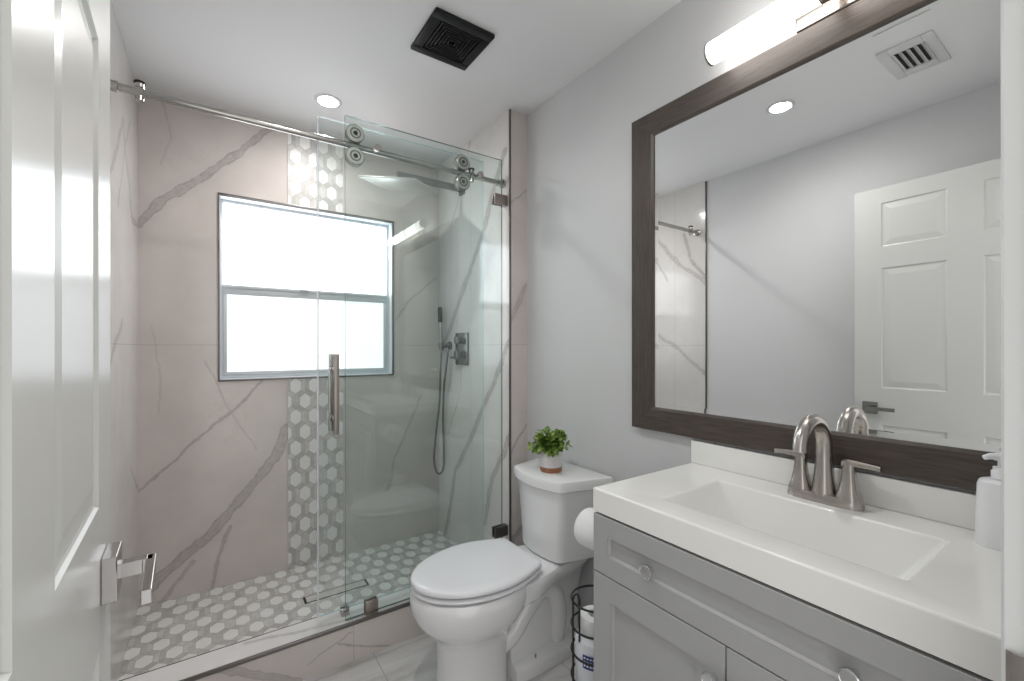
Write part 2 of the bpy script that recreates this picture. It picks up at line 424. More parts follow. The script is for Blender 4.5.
# ------------------------------------------------------------------ hexagon mosaics (floor and wall strip)
def mosaic(name, u0, u1, v0, v1, cu, cv, to3d, th=.0012, label=None):
    """elongated white hexagons in a grid of grey bars, as faces of one sheet"""
    bm = BM()
    a, b, s_ = .0275, .0435, .0225     # half width, half length, half side
    du, dv = .0465, .0845
    g = .0012
    def face(pts, mi):
        # clip to the rectangle
        def clip(P, ax, lim, keep_less):
            out = []
            for i in range(len(P)):
                p, q = P[i], P[(i + 1) % len(P)]
                ip = (p[ax] <= lim) if keep_less else (p[ax] >= lim); iq = (q[ax] <= lim) if keep_less else (q[ax] >= lim)
                if ip: out.append(p)
                if ip != iq:
                    t = (lim - p[ax]) / (q[ax] - p[ax]); out.append((p[0] + t * (q[0] - p[0]), p[1] + t * (q[1] - p[1])))
            return out
        for ax, lim, kl in ((0, u1, True), (0, u0, False), (1, v1, True), (1, v0, False)):
            pts = clip(pts, ax, lim, kl)
            if len(pts) < 3: return
        f = bm.faces.new([bm.verts.new(to3d(*p, th)) for p in pts]); f.material_index = mi
    def shrink(P, d):
        cx = sum(p[0] for p in P) / len(P); cy = sum(p[1] for p in P) / len(P); out = []
        for p in P:
            L = math.hypot(p[0] - cx, p[1] - cy); k = max(0, 1 - d / L * 1.3); out.append((cx + (p[0] - cx) * k, cy + (p[1] - cy) * k))
        return out
    i0 = int((u0 - cu) / du) - 2; i1 = int((u1 - cu) / du) + 2
    j0 = int((v0 - cv) / (2 * dv)) - 2; j1 = int((v1 - cv) / (2 * dv)) + 2
    rnd = random.Random(3)
    for i in range(i0, i1 + 1):
        for j in range(j0, j1 + 1):
            u = cu + i * du; v = cv + j * 2 * dv + (dv if i % 2 else 0)
            hexa = [(u, v + b), (u + a, v + s_), (u + a, v - s_), (u, v - b), (u - a, v - s_), (u - a, v + s_)]
            face(shrink(hexa, g), 0)
            # the two diagonal bars towards the right-hand neighbours
            for sg in (1, -1):
                P = [(u, v + sg * b), (u + a, v + sg * s_), (u + du, v + sg * (dv - b)), (u + du - a, v + sg * (dv - s_))]
                face(shrink(P, g), 1 + rnd.randrange(4))
            # six-sided piece between side-by-side hexagons, split in two
            c = u + du
            top = (c, v + (dv - b)); bot = (c, v - (dv - b))
            face(shrink([(u + a, v + s_), top, bot, (u + a, v - s_)], g), 1 + rnd.randrange(4))
            face(shrink([top, (c + du - a, v + s_), (c + du - a, v - s_), bot], g), 1 + rnd.randrange(4))
    ob = finish(name, bm, [M_HEXW] + M_HEXG, smooth=False)
    return struct(ob, label)
mosaic('floor_shower_mosaic', XL, XS, 1.92, YB, -.126, 2.505, lambda u, v, t: (u, v, SF + t - .001), label='white hexagon and grey mosaic shower floor')
bm = BM(); box(bm, .332, .617, YB - .003, YB, SF, wz0 - .008); box(bm, .332, .617, YB - .003, YB, wz1 + .008, H)
struct(finish('trim_5', bm, M_GROUT, smooth=False), 'grout bed of the mosaic strip')
mosaic('wall_back_mosaic_lower', .332, .617, SF, wz0 - .008, .370, 1.043, lambda u, v, t: (u, YB - .003 - t, v), label='vertical hexagon mosaic strip under the window')
mosaic('wall_back_mosaic_upper', .332, .617, wz1 + .008, H, .370, 2.125, lambda u, v, t: (u, YB - .003 - t, v), label='vertical hexagon mosaic strip above the window')

# ------------------------------------------------------------------ window
wd = thing('window_1', ((wx0 + wx1) / 2, YB + .09, wz0), 'single-hung window with frosted panes in the shower wall', 'window')
del wd['category']; struct(wd)
yp = 2.70
bm = BM()
for a in ((wx0 - .008, wx1 + .008, wz0 - .008, wz0), (wx0 - .008, wx1 + .008, wz1, wz1 + .008), (wx0 - .008, wx0, wz0, wz1), (wx1, wx1 + .008, wz0, wz1)):
    box(bm, a[0], a[1], YB - .005, YB + .012, a[2], a[3], .001)
finish('edge_trim', bm, M_DSTEEL, wd)
bm = BM()   # reveal lining
box(bm, wx0, wx0 + .003, YB + .012, YB + .14, wz0, wz1); box(bm, wx1 - .003, wx1, YB + .012, YB + .14, wz0, wz1)
box(bm, wx0 + .003, wx1 - .003, YB + .012, YB + .14, wz0, wz0 + .003); box(bm, wx0 + .003, wx1 - .003, YB + .012, YB + .14, wz1 - .003, wz1)
finish('reveal', bm, M_ALU, wd, smooth=False)
zr0, zr1 = 1.528, 1.578
bm = BM()
fx0, fx1, fz0, fz1 = wx0 + .003, wx1 - .003, wz0 + .003, wz1 - .003
for a in ((fx0, fx1, fz0, fz0 + .016), (fx0, fx1, fz1 - .014, fz1), (fx0, fx0 + .012, fz0 + .016, fz1 - .014), (fx1 - .012, fx1, fz0 + .016, fz1 - .014)):
    box(bm, a[0], a[1], yp, yp + .05, a[2], a[3], .0015)
finish('window_frame', bm, M_ALU, wd)
bm = BM()   # lower sash
sx0, sx1 = fx0 + .012, fx1 - .012
for a in ((sx0, sx1, fz0 + .016, fz0 + .034), (sx0, sx1, zr0, zr1), (sx0, sx0 + .017, fz0 + .034, zr0), (sx1 - .020, sx1, fz0 + .034, zr0)):
    box(bm, a[0], a[1], yp - .008, yp + .02, a[2], a[3], .002)
box(bm, sx0, sx1, yp - .012, yp - .008, zr1 - .016, zr1 - .004, .001)
ls = finish('sash', bm, M_ALUD, wd)
bm = BM(); box(bm, sx0 + .017, sx1 - .020, yp + .004, yp + .010, fz0 + .034, zr0); finish('pane', bm, M_PANE2, ls, smooth=False)
bm = BM(); box(bm, .40, .445, yp - .022, yp - .008, zr1 - .010, zr1 - .001, .002); finish('sash_lock', bm, M_ALUD, ls)
bm = BM(); box(bm, sx0 - .0, sx1, yp + .024, yp + .030, zr1 - .02, fz1 - .014); finish('pane', bm, M_PANE, wd, smooth=False)

# ------------------------------------------------------------------ ceiling fixtures
def downlight(x, y, label, ms, watts):
    t = thing('recessed_light', (x, y, H), label, 'ceiling light', 'recessed ceiling lights')
    bm = BM(); lathe(bm, (x, y, H), (0, 0, -1), [(.062, 0), (.062, .002), (.056, .005), (.046, .005), (.046, .003)], 40); finish('trim_ring', bm, M_TRIMW, t)
    bm = BM(); lathe(bm, (x, y, H - .003), (0, 0, -1), [(.0455, 0), (.045, .003), (.03, .0045), (0, .005)], 40); finish('lens', bm, ms, t)
    ld = bpy.data.lights.new('downlight_beam', 'SPOT'); ld.energy = watts; ld.spot_size = math.radians(165); ld.spot_blend = 1.0; ld.shadow_soft_size = .010; ld.color = (1.0, .975, .945)
    lo = bpy.data.objects.new('beam', ld); COL.objects.link(lo); lo.parent = t; lo.location = (0, 0, -.0165)
downlight(.458, 2.236, 'round recessed light in the ceiling over the shower', M_SPOT, 10)
downlight(.310, 1.032, 'round recessed light in the ceiling seen in the mirror', M_SPOT2, 9)

t = thing('exhaust_fan', (.762, 1.523, H), 'square black exhaust fan grille with nested ridges in the ceiling', 'fan')
def sq_ring(bm, cx, cy, h0, h1, z0, z1, bev=.001):
    box(bm, cx - h1, cx + h1, cy - h1, cy - h0, z0, z1, bev); box(bm, cx - h1, cx + h1, cy + h0, cy + h1, z0, z1, bev)
    box(bm, cx - h1, cx - h0, cy - h0, cy + h0, z0, z1, bev); box(bm, cx + h0, cx + h1, cy - h0, cy + h0, z0, z1, bev)
bm = BM(); sq_ring(bm, .762, 1.523, .085, .121, H - .016, H, .004); finish('frame', bm, M_BLACK, t)
bm = BM(); box(bm, .762 - .085, .762 + .085, 1.523 - .085, 1.523 + .085, H - .004, H)
for k in range(6): sq_ring(bm, .762, 1.523, .010 + k * .0125, .0165 + k * .0125, H - .013, H - .004, .001)
finish('grille', bm, M_BLACK, t)

t = thing('air_vent', (.265, .545, H), 'white rectangular air vent in the ceiling seen in the mirror', 'vent')
bm = BM(); vx, vy = .265, .545
for a in ((-.14, .14, -.085, -.052), (-.14, .14, .052, .085), (-.14, -.085, -.052, .052), (.085, .14, -.052, .052)):
    box(bm, vx + a[0], vx + a[1], vy + a[2], vy + a[3], H - .008, H, .002)
finish('frame', bm, M_TRIMW, t)
bm = BM(); box(bm, vx - .085, vx + .085, vy - .052, vy + .052, H - .0015, H); finish('opening', bm, M_DARK, t, smooth=False)
bm = BM()
for k in range(5):
    y = vy - .046 + k * .023
    box(bm, vx - .085, vx + .085, -.009, .009, -.0008, .0008, 0, M=Matrix.Translation((0, y, H - .0068)) @ Matrix.Rotation(.6, 4, 'X'))
finish('slats', bm, M_TRIMW, t, smooth=False)

# ------------------------------------------------------------------ shower glass
YG, YR, YDR = 1.830, 1.858, 1.880       # fixed glass, rail, sliding door (centres)
def sheet(name, x0, x1, y, z0, z1, gmat, emat, parent, th=.010):
    bm = BM(); fs = box(bm, x0, x1, y - th / 2, y + th / 2, z0, z1)
    bm.normal_update()
    for f in fs:
        if abs(f.normal.y) < .5: f.material_index = 1
    return finish(name, bm, [gmat, emat], parent, smooth=False)
t = thing('fixed_glass_panel', (.81, YG, CURB), 'fixed tinted glass shower panel clamped to the right wall', 'glass panel')
sheet('glass', .438, 1.190, YG, CURB + .003, 2.186, M_GLASS_F, M_GEDGE2, t)
for z in (1.985, .338):
    bm = BM(); box(bm, 1.140, 1.2155, YG - .016, YG - .0055, z - .026, z + .026, .0015); box(bm, 1.140, 1.2155, YG + .0055, YG + .016, z - .026, z + .026, .0015)
    box(bm, 1.1915, 1.2155, YG - .0055, YG + .0055, z - .026, z + .026)
    finish('wall_clamp', bm, M_BRONZE if z > 1 else M_DSTEEL, t)
bm = BM(); box(bm, .515, .566, YG - .016, YG - .0055, CURB, CURB + .055, .0015); box(bm, .515, .566, YG + .0055, YG + .016, CURB, CURB + .055, .0015)
finish('curb_clamp', bm, M_BRONZE, t)
ZR = 2.083
for x in (.566, 1.062):
    bm = BM(); cyl(bm, (x, YG + .006, ZR), (x, YR - .012, ZR), .008); lathe(bm, (x, YG - .006, ZR), (0, -1, 0), [(.015, 0), (.015, .010), (.012, .013), (0, .013)], 24)
    cyl(bm, (x, YR, ZR), (x, YR + .001, ZR), .004)
    finish('standoff', bm, M_NICKEL, t)

t = thing('shower_rail', (.45, YR, ZR), 'round brushed steel rail spanning the shower from wall to wall', 'rail')
bm = BM(); cyl(bm, (XL + .004, YR, ZR), (XS - .004, YR, ZR), .0125, n=28); finish('bar', bm, M_STEEL, t)
for x, d in ((XL, 1), (XS, -1)):
    bm = BM(); lathe(bm, (x, YR, ZR), (d, 0, 0), [(.022, 0.0005), (.022, .012), (.0175, .016), (.0175, .034), (.0125, .036)], 28); finish('wall_bracket', bm, M_STEEL, t)
for x in (-.197, 1.033):
    bm = BM(); cyl(bm, (x - .011, YR, ZR), (x + .011, YR, ZR), .018); cyl(bm, (x, YR, ZR - .028), (x, YR, ZR + .028), .0125)
    st = finish('stopper', bm, M_STEEL, t)
    bm = BM(); lathe(bm, (x, YR, ZR + .028), (0, 0, 1), [(.0155, 0), (.016, .005), (.010, .009), (0, .010)], 24); finish('stopper_cap', bm, M_BLACK, st)

t = thing('sliding_glass_door', (.73, YDR, CURB), 'clear glass sliding shower door hung on rollers, pushed half open', 'glass door')
sheet('glass', .348, 1.112, YDR, .174, 2.178, M_GLASS_D, M_GEDGE, t)
bm = BM(); box(bm, .3415, .3478, YDR - .007, YDR + .007, .176, 2.176, .0015); finish('edge_glint_strip', bm, M_GLINT, t)['label'] = 'added pale strip drawing the bright refracted line on the glass edge'  # added strip, stands in for the bright refraction line along the edge
for x in (.482, .980):
    for z in (ZR + .048, ZR - .045):
        bm = BM(); yy = YDR - .006
        lathe(bm, (x, yy, z), (0, -1, 0), [(.0335, .030), (.0345, .032), (.0335, .036), (.0205, .036), (.020, .034), (.0185, .034), (.0175, .036), (.010, .036), (.009, .035), (0, .035)], 36)
        rw = finish('roller', bm, M_ROLL, t)
        bm = BM(); lathe(bm, (x, yy, z), (0, -1, 0), [(.014, 0), (.014, .006), (.037, .007), (.037, .011), (.032, .014), (.032, .022), (.0375, .025), (.0375, .031), (.034, .0315), (0, .0315)], 36); finish('roller_wheel', bm, M_DSTEEL, rw)
        bm = BM(); lathe(bm, (x, yy - .0335, z), (0, -1, 0), [(.0225, .0018), (.0225, .0030), (.0165, .0030), (.0165, .0018)], 30); finish('roller_ring', bm, M_DSTEEL, rw)
        bm = BM(); lathe(bm, (x, YDR + .0055, z), (0, 1, 0), [(.020, 0), (.020, .006), (.017, .008), (0, .008)], 28); finish('roller_washer', bm, M_STEEL, rw)
for y, nm in ((YDR - .048, 0), (YDR + .048, 1)):
    bm = BM(); s_ = -1 if nm == 0 else 1
    box(bm, .396, .414, y - .009, y + .009, .905, 1.225, .0012)
    for z in (.965, 1.165): cyl(bm, (.405, y - s_ * .009, z), (.405, YDR + s_ * .0055, z), .0085)
    finish('pull_handle', bm, M_BRONZE if nm == 0 else M_STEEL, t)
# floor guide on the curb
bm = BM(); box(bm, .432, .462, YDR - .018, YDR - .007, CURB, CURB + .030, .001); box(bm, .432, .462, YDR + .007, YDR + .018, CURB, CURB + .030, .001); box(bm, .432, .462, YDR - .007, YDR + .007, CURB, CURB + .010)
g = finish('door_guide', bm, M_STEEL); rebase(g, (.447, YDR, CURB)); tag(g, 'small steel floor guide gripping the foot of the sliding glass door', 'door guide')

# ------------------------------------------------------------------ shower fittings
M_FIT = plain('gunmetal_fitting', (.23, .225, .225), .22, .9)
t = thing('shower_valve', (XS, 2.292, 1.243), 'rectangular shower valve plate with two square knobs on tiled wall', 'shower valve')
bm = BM(); box(bm, XS - .012, XS, 2.222, 2.372, 1.148, 1.338, .003); finish('plate', bm, M_FIT, t)
for z, s_ in ((1.293, .020), (1.205, .024)):
    bm = BM(); cyl(bm, (XS - .012, 2.292, z), (XS - .030, 2.292, z), .018); box(bm, XS - .052, XS - .030, 2.292 - s_, 2.292 + s_, z - s_, z + s_, .002)
    if z < 1.25: box(bm, XS - .048, XS - .036, 2.30, 2.37, z - .020, z - .008, .002)
    finish('knob', bm, M_FIT, t)

t = thing('hand_shower', (XS, 2.50, 1.28), 'slim grey hand shower hanging on its bracket with a looped hose', 'hand shower')
hx, hy = 1.190, 2.53
bm = BM(); lathe(bm, (XS, 2.46, 1.262), (-1, 0, 0), [(.026, 0), (.026, .010), (.014, .014), (.014, .035), (0, .035)], 24)
tube(bm, [(XS - .03, 2.46, 1.262), (hx, 2.50, 1.262), (hx, 2.53, 1.262)], .009)
lathe(bm, (hx, hy, 1.235), (0, .05, 1), [(.016, 0), (.018, .04), (.015, .05)], 20)
finish('bracket', bm, M_FIT, t)
bm = BM(); lathe(bm, (hx, hy, 1.22), (-.02, .03, 1), [(.008, 0), (.011, .02), (.012, .12), (.0125, .19)], 24); wand = finish('wand', bm, plain('hand_grip_metal', (.42, .41, .40), .25, .9), t)
bm = BM(); lathe(bm, (hx - .0038, hy + .0057, 1.41), (-.02, .03, 1), [(.013, 0), (.0145, .004), (.0145, .090), (.008, .097), (0, .098)], 24); finish('spray_head', bm, M_BLACK, wand)
hose = spline([(hx, hy, 1.22), (1.184, 2.53, 1.10), (1.176, 2.53, .90), (1.154, 2.53, .72), (1.140, 2.53, .56), (1.152, 2.53, .48), (1.178, 2.53, .455), (1.203, 2.53, .49), (1.206, 2.53, .60), (1.196, 2.52, .80), (1.188, 2.49, 1.0), (1.185, 2.45, 1.13), (1.195, 2.445, 1.235)], 8)
bm = BM(); tube(bm, hose, .0065, 10); finish('hose', bm, M_FIT, t)

t = thing('rain_shower_head', (.84, 2.26, 2.13), 'square rain shower head on a straight wall arm high in the shower', 'shower head')
hz = 2.132; hc = (.837, 2.295)
M_HEAD = plain('shower_head_steel', (.52, .50, .47), .42, .9)
bm = BM()
Mh = Matrix.Translation((hc[0], hc[1], hz)) @ Matrix.Rotation(math.radians(9.5), 4, 'X') @ Matrix.Rotation(math.radians(45), 4, 'Z')
box(bm, -.158, .158, -.158, .158, -.004, .004, .0015, M=Mh)
for i in range(9):
    for j in range(9):
        p = Mh @ Vector((-.12 + i * .03, -.12 + j * .03, -.004)); cyl(bm, p, p - Vector((0, 0, .002)), .003, n=6)
finish('head_plate', bm, M_HEAD, t)
bm = BM(); cyl(bm, (hc[0], hc[1], hz + .003), (hc[0], hc[1], hz + .040), .014); lathe(bm, (hc[0], hc[1], hz + .003), (0, 0, 1), [(.024, 0), (.022, .008), (.014, .014)], 24)
box(bm, hc[0] - .018, XS - .012, hc[1] - .013, hc[1] + .013, hz + .036, hz + .070, .003)
box(bm, XS - .012, XS, hc[1] - .03, hc[1] + .03, hz + .020, hz + .086, .002)
finish('arm', bm, M_FIT, t)

t = thing('linear_drain', (.5, 2.25, SF), 'narrow linear drain with tile insert in the mosaic shower floor', 'drain')
bm = BM(); x0, x1, y0, y1 = .352, .648, 2.226, 2.286
box(bm, x0, x1, y0, y0 + .003, SF, SF + .003); box(bm, x0, x1, y1 - .003, y1, SF, SF + .003)
box(bm, x0, x0 + .010, y0 + .003, y1 - .003, SF, SF + .003); box(bm, x1 - .010, x1, y0 + .003, y1 - .003, SF, SF + .003)
finish('drain_slot', bm, M_DARK, t, smooth=False)
bm = BM(); box(bm, x0 + .010, x1 - .010, y0 + .003, y1 - .003, SF, SF + .0025)
ins = finish('tile_insert', bm, M_HEXG[1], t, smooth=False)
for cx_ in (.40, .46, .52, .58, .62):
    pass

# ------------------------------------------------------------------ toilet (u forward from the wall, v across)
TY = 1.42
def T(u, v, z): return (XR - u, TY + v, z)
t = thing('toilet', (XR - .40, TY, 0), 'white two-piece elongated toilet with its lid down against the right wall', 'toilet')
def egg(uc, af, ab, w, z, n=56, p=2.15):
    out = []
    for i in range(n):
        a = 2 * PI * i / n; c, s_ = math.cos(a), math.sin(a)
        k = (abs(c) ** p + abs(s_) ** p) ** (-1 / p)
        out.append(T(uc + (af if c > 0 else ab) * c * k, w * s_ * k, z))
    return out
bm = BM()
prof = [  # z, centre u, front reach, back reach, half width
    (.000, .52, .150, .12, .105), (.012, .52, .153, .12, .108), (.05, .52, .148, .12, .103), (.12, .52, .146, .12, .102), (.19, .52, .146, .12, .106),
    (.225, .52, .155, .125, .118), (.250, .52, .180, .14, .138), (.275, .52, .208, .17, .157), (.305, .52, .230, .19, .172), (.335, .52, .241, .20, .180),
    (.365, .52, .243, .205, .183), (.388, .52, .238, .205, .181), (.398, .52, .230, .20, .175), (.400, .52, .222, .19, .168)]
loft(bm, [egg(uc, f, b, w, z) for z, uc, f, b, w in prof])
# rear body: deck, neck and foot as a loft along u
def sect(u, wd, zt, zd, wn, zn, wf, zf):
    h = [(0, zt), (wd * .8, zt), (wd * .96, zt - .008), (wd, zt - .02), (wd * .96, zd), (wn + (wd - wn) * .45, zd - .045), (wn + .008, zn + .05), (wn, zn), (wn + .002, zf + .035), (wn + .010, zf + .012), (wf * .93, zf + .004), (wf * .99, zf - .002), (wf, zf - .012), (wf, .012), (wf * .98, 0), (0, 0)]
    pts = [(v, z) for v, z in h] + [(-v, z) for v, z in reversed(h[1:-1])]
    return [T(u, v, z) for v, z in pts]
loft(bm, [sect(.035, .100, .400, .372, .030, .20, .080, .045), sect(.06, .112, .402, .368, .036, .20, .094, .048), sect(.14, .118, .402, .360, .040, .20, .098, .048),
          sect(.22, .122, .402, .352, .042, .20, .100, .048), sect(.28, .140, .402, .340, .044, .20, .102, .048), sect(.34, .152, .400, .328, .048, .20, .100, .05), sect(.40, .150, .396, .320, .056, .20, .098, .05)])
# trapway bulge on each side
for s_ in (1, -1):
    P = spline([T(.46, s_ * .034, .12), T(.39, s_ * .036, .15), T(.32, s_ * .036, .225), T(.25, s_ * .036, .285), T(.18, s_ * .035, .255), T(.15, s_ * .034, .16), T(.165, s_ * .032, .03)], 6)
    tube(bm, P, [.034 + .006 * math.sin(i / len(P) * PI) for i in range(len(P))], 16)
bowl = finish('bowl', bm, M_PORC, t, ang=38)
for s_ in (1, -1):
    bm = BM(); lathe(bm, T(.30, s_ * .080, .046), (0, 0, 1), [(.008, 0), (.008, .004), (.004, .006), (.004, .022), (0, .023)], 16); finish('floor_bolt', bm, M_NICKEL, bowl)
# seat ring and lid
def seat_outline(grow, z, n=40):
    out = []; half = []
    for i in range(n + 1):               # front half, from the widest point on one side round to the nose
        a = PI / 2 * i / n
        half.append((.50 + (.262 + grow) * math.sin(a) ** 1.0, (.184 + grow) * math.cos(a)))
    back = []
    ub, wb, r = .305 - grow * .5, .138 + grow, .022
    for i in range(1, 16):               # side taper towards the hinges
        k = i / 16; u = .50 - (.50 - ub - r) * k
        back.append((u, (.184 + grow) - (.184 - .138) * (1 - math.cos(k * PI / 2))))
    for i in range(7):
        a = i / 6 * PI / 2
        back.append((ub + r - r * math.sin(a), wb - r + r * math.cos(a)))
    side = list(reversed(half)) + back
    P = side + [(u, -v) for u, v in reversed(side[1:])]
    return [T(u, v, z) for u, v in P]
bm = BM(); loft(bm, [seat_outline(-.034, .4005), seat_outline(-.032, .4062), seat_outline(-.004, .4068), seat_outline(-.001, .411), seat_outline(-.004, .4185), seat_outline(-.010, .4205), seat_outline(-.028, .4208)])
seat = finish('seat', bm, M_SEAT, t, ang=50)
bm = BM(); loft(bm, [seat_outline(-.034, .4208), seat_outline(-.030, .4282), seat_outline(-.004, .4286), seat_outline(.0, .4305), seat_outline(.001, .438), seat_outline(-.002, .4435), seat_outline(-.008, .447), seat_outline(-.018, .4485), seat_outline(-.05, .4495)])
lid = finish('lid', bm, M_SEAT, t, ang=40)
for s_ in (1, -1):
    bm = BM(); box(bm, *sorted((T(.325, 0, 0)[0], T(.285, 0, 0)[0])), TY + s_ * .075 - .016, TY + s_ * .075 + .016, .4025, .432, .006, 3); finish('hinge', bm, M_SEAT, t)
# tank
def tank_ring(z, hb, hf, ub, uf, bow, n=18, rc=.03):
    """plan outline: straight back, splayed sides, bowed front"""
    pts = [(ub, -hb), (uf - rc - .045, -hf - .009)]
    for i in range(5):
        a = i / 4 * PI / 2; pts.append((uf - rc + rc * math.sin(a) - .02 * (1 - math.sin(a)), -hf + rc * 0.9 * (1 - math.cos(a))))
    m_ = n
    for i in range(1, m_):
        s_ = -1 + 2 * i / m_; v = s_ * (hf - rc * .9); pts.append((uf + bow * (1 - s_ * s_), v))
    half = pts
    mir = [(u, -v) for u, v in half[:7]]
    P = half + list(reversed(mir))
    return [T(u, v, z) for u, v in P]
bm = BM()
loft(bm, [tank_ring(.403, .150, .120, .050, .205, .014), tank_ring(.410, .166, .132, .035, .222, .016), tank_ring(.45, .172, .134, .030, .224, .018),
          tank_ring(.55, .184, .140, .028, .226, .022), tank_ring(.64, .194, .148, .026, .230, .026), tank_ring(.69, .200, .154, .025, .232, .028), tank_ring(.695, .200, .154, .025, .232, .028)])
finish('tank', bm, M_PORC, t, ang=40)
bm = BM()
loft(bm, [tank_ring(.694, .202, .154, .022, .234, .026), tank_ring(.6945, .210, .162, .016, .243, .028), tank_ring(.697, .213, .165, .014, .246, .028), tank_ring(.727, .214, .166, .014, .247, .028), tank_ring(.734, .2115, .1635, .015, .2445, .028), tank_ring(.737, .205, .157, .020, .238, .026)])
finish('tank_lid', bm, M_PORC, t, ang=38)

# ------------------------------------------------------------------ potted plant on the tank
px_, py_, pz_ = 1.165, 1.415, .737
t = thing('potted_plant', (px_, py_, pz_), 'small leafy green plant in a grey pot on the toilet tank', 'plant')
bm = BM(); lathe(bm, (px_, py_, pz_ + .020), (0, 0, 1), [(.0455, 0), (.0465, .004), (.047, .064), (.0455, .067), (.042, .067), (.041, .054), (0, .054)], 40); pot = finish('pot', bm, M_POT, t)
bm = BM(); lathe(bm, (px_, py_, pz_), (0, 0, 1), [(.042, 0), (.045, .003), (.0458, .021), (.0445, .022)], 40); finish('pot_base', bm, M_WOOD, pot)['label'] = 'terracotta coloured base of the pot'
M_LEAF = NT('green_leaf'); ng = M_LEAF.noise(M_LEAF.coords(), 45, 3)
M_LEAF.L.new(M_LEAF.ramp(ng.outputs[0], [(.32, rgb(56, 92, 38)), (.48, rgb(128, 164, 70)), (.64, rgb(196, 216, 124))]), M_LEAF.b.inputs['Base Color']); M_LEAF.b.inputs['Roughness'].default_value = .4
bm = BM(); rnd = random.Random(11)
def leaf(bm, base, d, L, w, roll):
    d = d.normalized(); side = d.cross(Vector((0, 0, 1)))
    if side.length < .1: side = Vector((1, 0, 0))
    side.normalize(); side = Matrix.Rotation(roll, 3, d) @ side; nn = side.cross(d).normalized()
    prof = [(0, .12), (.25, .8), (.5, 1), (.75, .75), (1, .02)]
    rows = []
    for s_, k in prof:
        c = base + d * L * s_ + nn * (.18 * L * s_ * s_) * -1
        rows.append([bm.verts.new(c + side * w * k * q + nn * abs(q) * w * .35 * k) for q in (-1, 0, 1)])
    for a, b in zip(rows, rows[1:]):
        for i in range(2): bm.faces.new((a[i], a[i + 1], b[i + 1], b[i]))
top = Vector((px_, py_, pz_ + .075))
for k in range(46):
    az = rnd.uniform(0, 2 * PI); el = rnd.uniform(.05, 1.5)
    d = Vector((math.cos(az) * math.cos(el) * .85, math.sin(az) * math.cos(el) * .85, math.sin(el) * 1.05 + .08))
    L = rnd.uniform(.045, .085)
    b0 = top + Vector((math.cos(az), math.sin(az), 0)) * rnd.uniform(0, .022)
    stem = [b0, b0 + d * L * .5 + Vector((0, 0, .004)), b0 + d * L]
    tube(bm, stem, .0010, 5)
    for m_ in range(9):
        tpos = .3 + .75 * m_ / 8
        c = b0 + d * L * min(tpos, 1)
        a2 = m_ * 2.4 + k
        sidev = (d.orthogonal().normalized()); sidev = Matrix.Rotation(a2, 3, d) @ sidev
        leaf(bm, c, (d * .75 + sidev * .8), rnd.uniform(.022, .034), rnd.uniform(.0065, .0095), rnd.uniform(-.7, .7))
bmesh.ops.solidify(bm, geom=bm.faces[:], thickness=.0003)
finish('foliage', bm, M_LEAF.m, t, ang=60)

# ------------------------------------------------------------------ vanity
VX0, VY0, VY1 = .876, .070, .8585
ZC0, ZT0, ZT1 = .09, .808, .870
t = thing('vanity_cabinet', ((VX0 + XR) / 2, (VY0 + VY1) / 2, 0), 'grey shaker vanity cabinet under the white sink top', 'cabinet')
bm = BM(); zt = ZT0 - .004; xw = XR - .003
box(bm, VX0, xw, VY1 - .018, VY1, 0, zt, .0008); box(bm, VX0, xw, VY0, VY0 + .018, 0, zt, .0008)
box(bm, VX0 + .018, xw, VY0 + .018, VY1 - .018, ZC0, ZC0 + .018); box(bm, xw - .006, xw, VY0 + .018, VY1 - .018, ZC0 + .018, zt)
box(bm, VX0, VX0 + .018, VY0 + .018, VY1 - .018, ZC0, zt); box(bm, VX0 + .06, VX0 + .078, VY0 + .018, VY1 - .018, 0, ZC0)
box(bm, VX0 + .002, VX0 + .008, VY0 + .004, VY1 - .004, ZT0 - .0045, ZT0 - .0005)
finish('carcass', bm, M_CAB, t)
def shaker(name, y0, y1, z0, z1, rail, parent, th=.019, rec=.010):
    bm = BM(); x1 = VX0 - .0015; x0 = x1 - th; b_ = .0012
    box(bm, x0 + rec, x1, y0 + rail - .002, y1 - rail + .002, z0 + rail - .002, z1 - rail + .002)
    # frame with a chamfered inner edge
    O = [(y0, z0), (y1, z0), (y1, z1), (y0, z1)]
    I = [(y0 + rail, z0 + rail), (y1 - rail, z0 + rail), (y1 - rail, z1 - rail), (y0 + rail, z1 - rail)]
    J = [(y0 + rail + .005, z0 + rail + .005), (y1 - rail - .005, z0 + rail + .005), (y1 - rail - .005, z1 - rail - .005), (y0 + rail + .005, z1 - rail - .005)]
    lay = [(x1, O), (x0 + b_, O), (x0, [(y0 + b_, z0 + b_), (y1 - b_, z0 + b_), (y1 - b_, z1 - b_), (y0 + b_, z1 - b_)]), (x0, I), (x0 + .004, I), (x0 + rec, J)]
    loft(bm, [[(x, y, z) for y, z in P] for x, P in lay], True, False)
    return finish(name, bm, M_CAB, parent, smooth=False), x0
def knob(y, z, x, parent):
    bm = BM(); lathe(bm, (x, y, z), (-1, 0, 0), [(.0075, 0), (.0065, .004), (.006, .012), (.012, .016), (.0165, .019), (.0172, .023), (.0160, .0265), (.0135, .0275), (.0125, .0268), (0, .0268)], 36)
    return finish('knob', bm, M_CHROME, parent)
dr, xk = shaker('drawer', VY0 + .002, VY1, .648, .801, .050, t)
knob(.673, .721, xk + .010, dr); knob(.273, .719, xk + .010, dr)
d1, _ = shaker('door', .4875, VY1, ZC0 + .004, .645, .063, t); knob(.508, .572, xk, d1)
d2, _ = shaker('door', VY0 + .002, .4845, ZC0 + .004, .645, .063, t); knob(.462, .572, xk, d2)

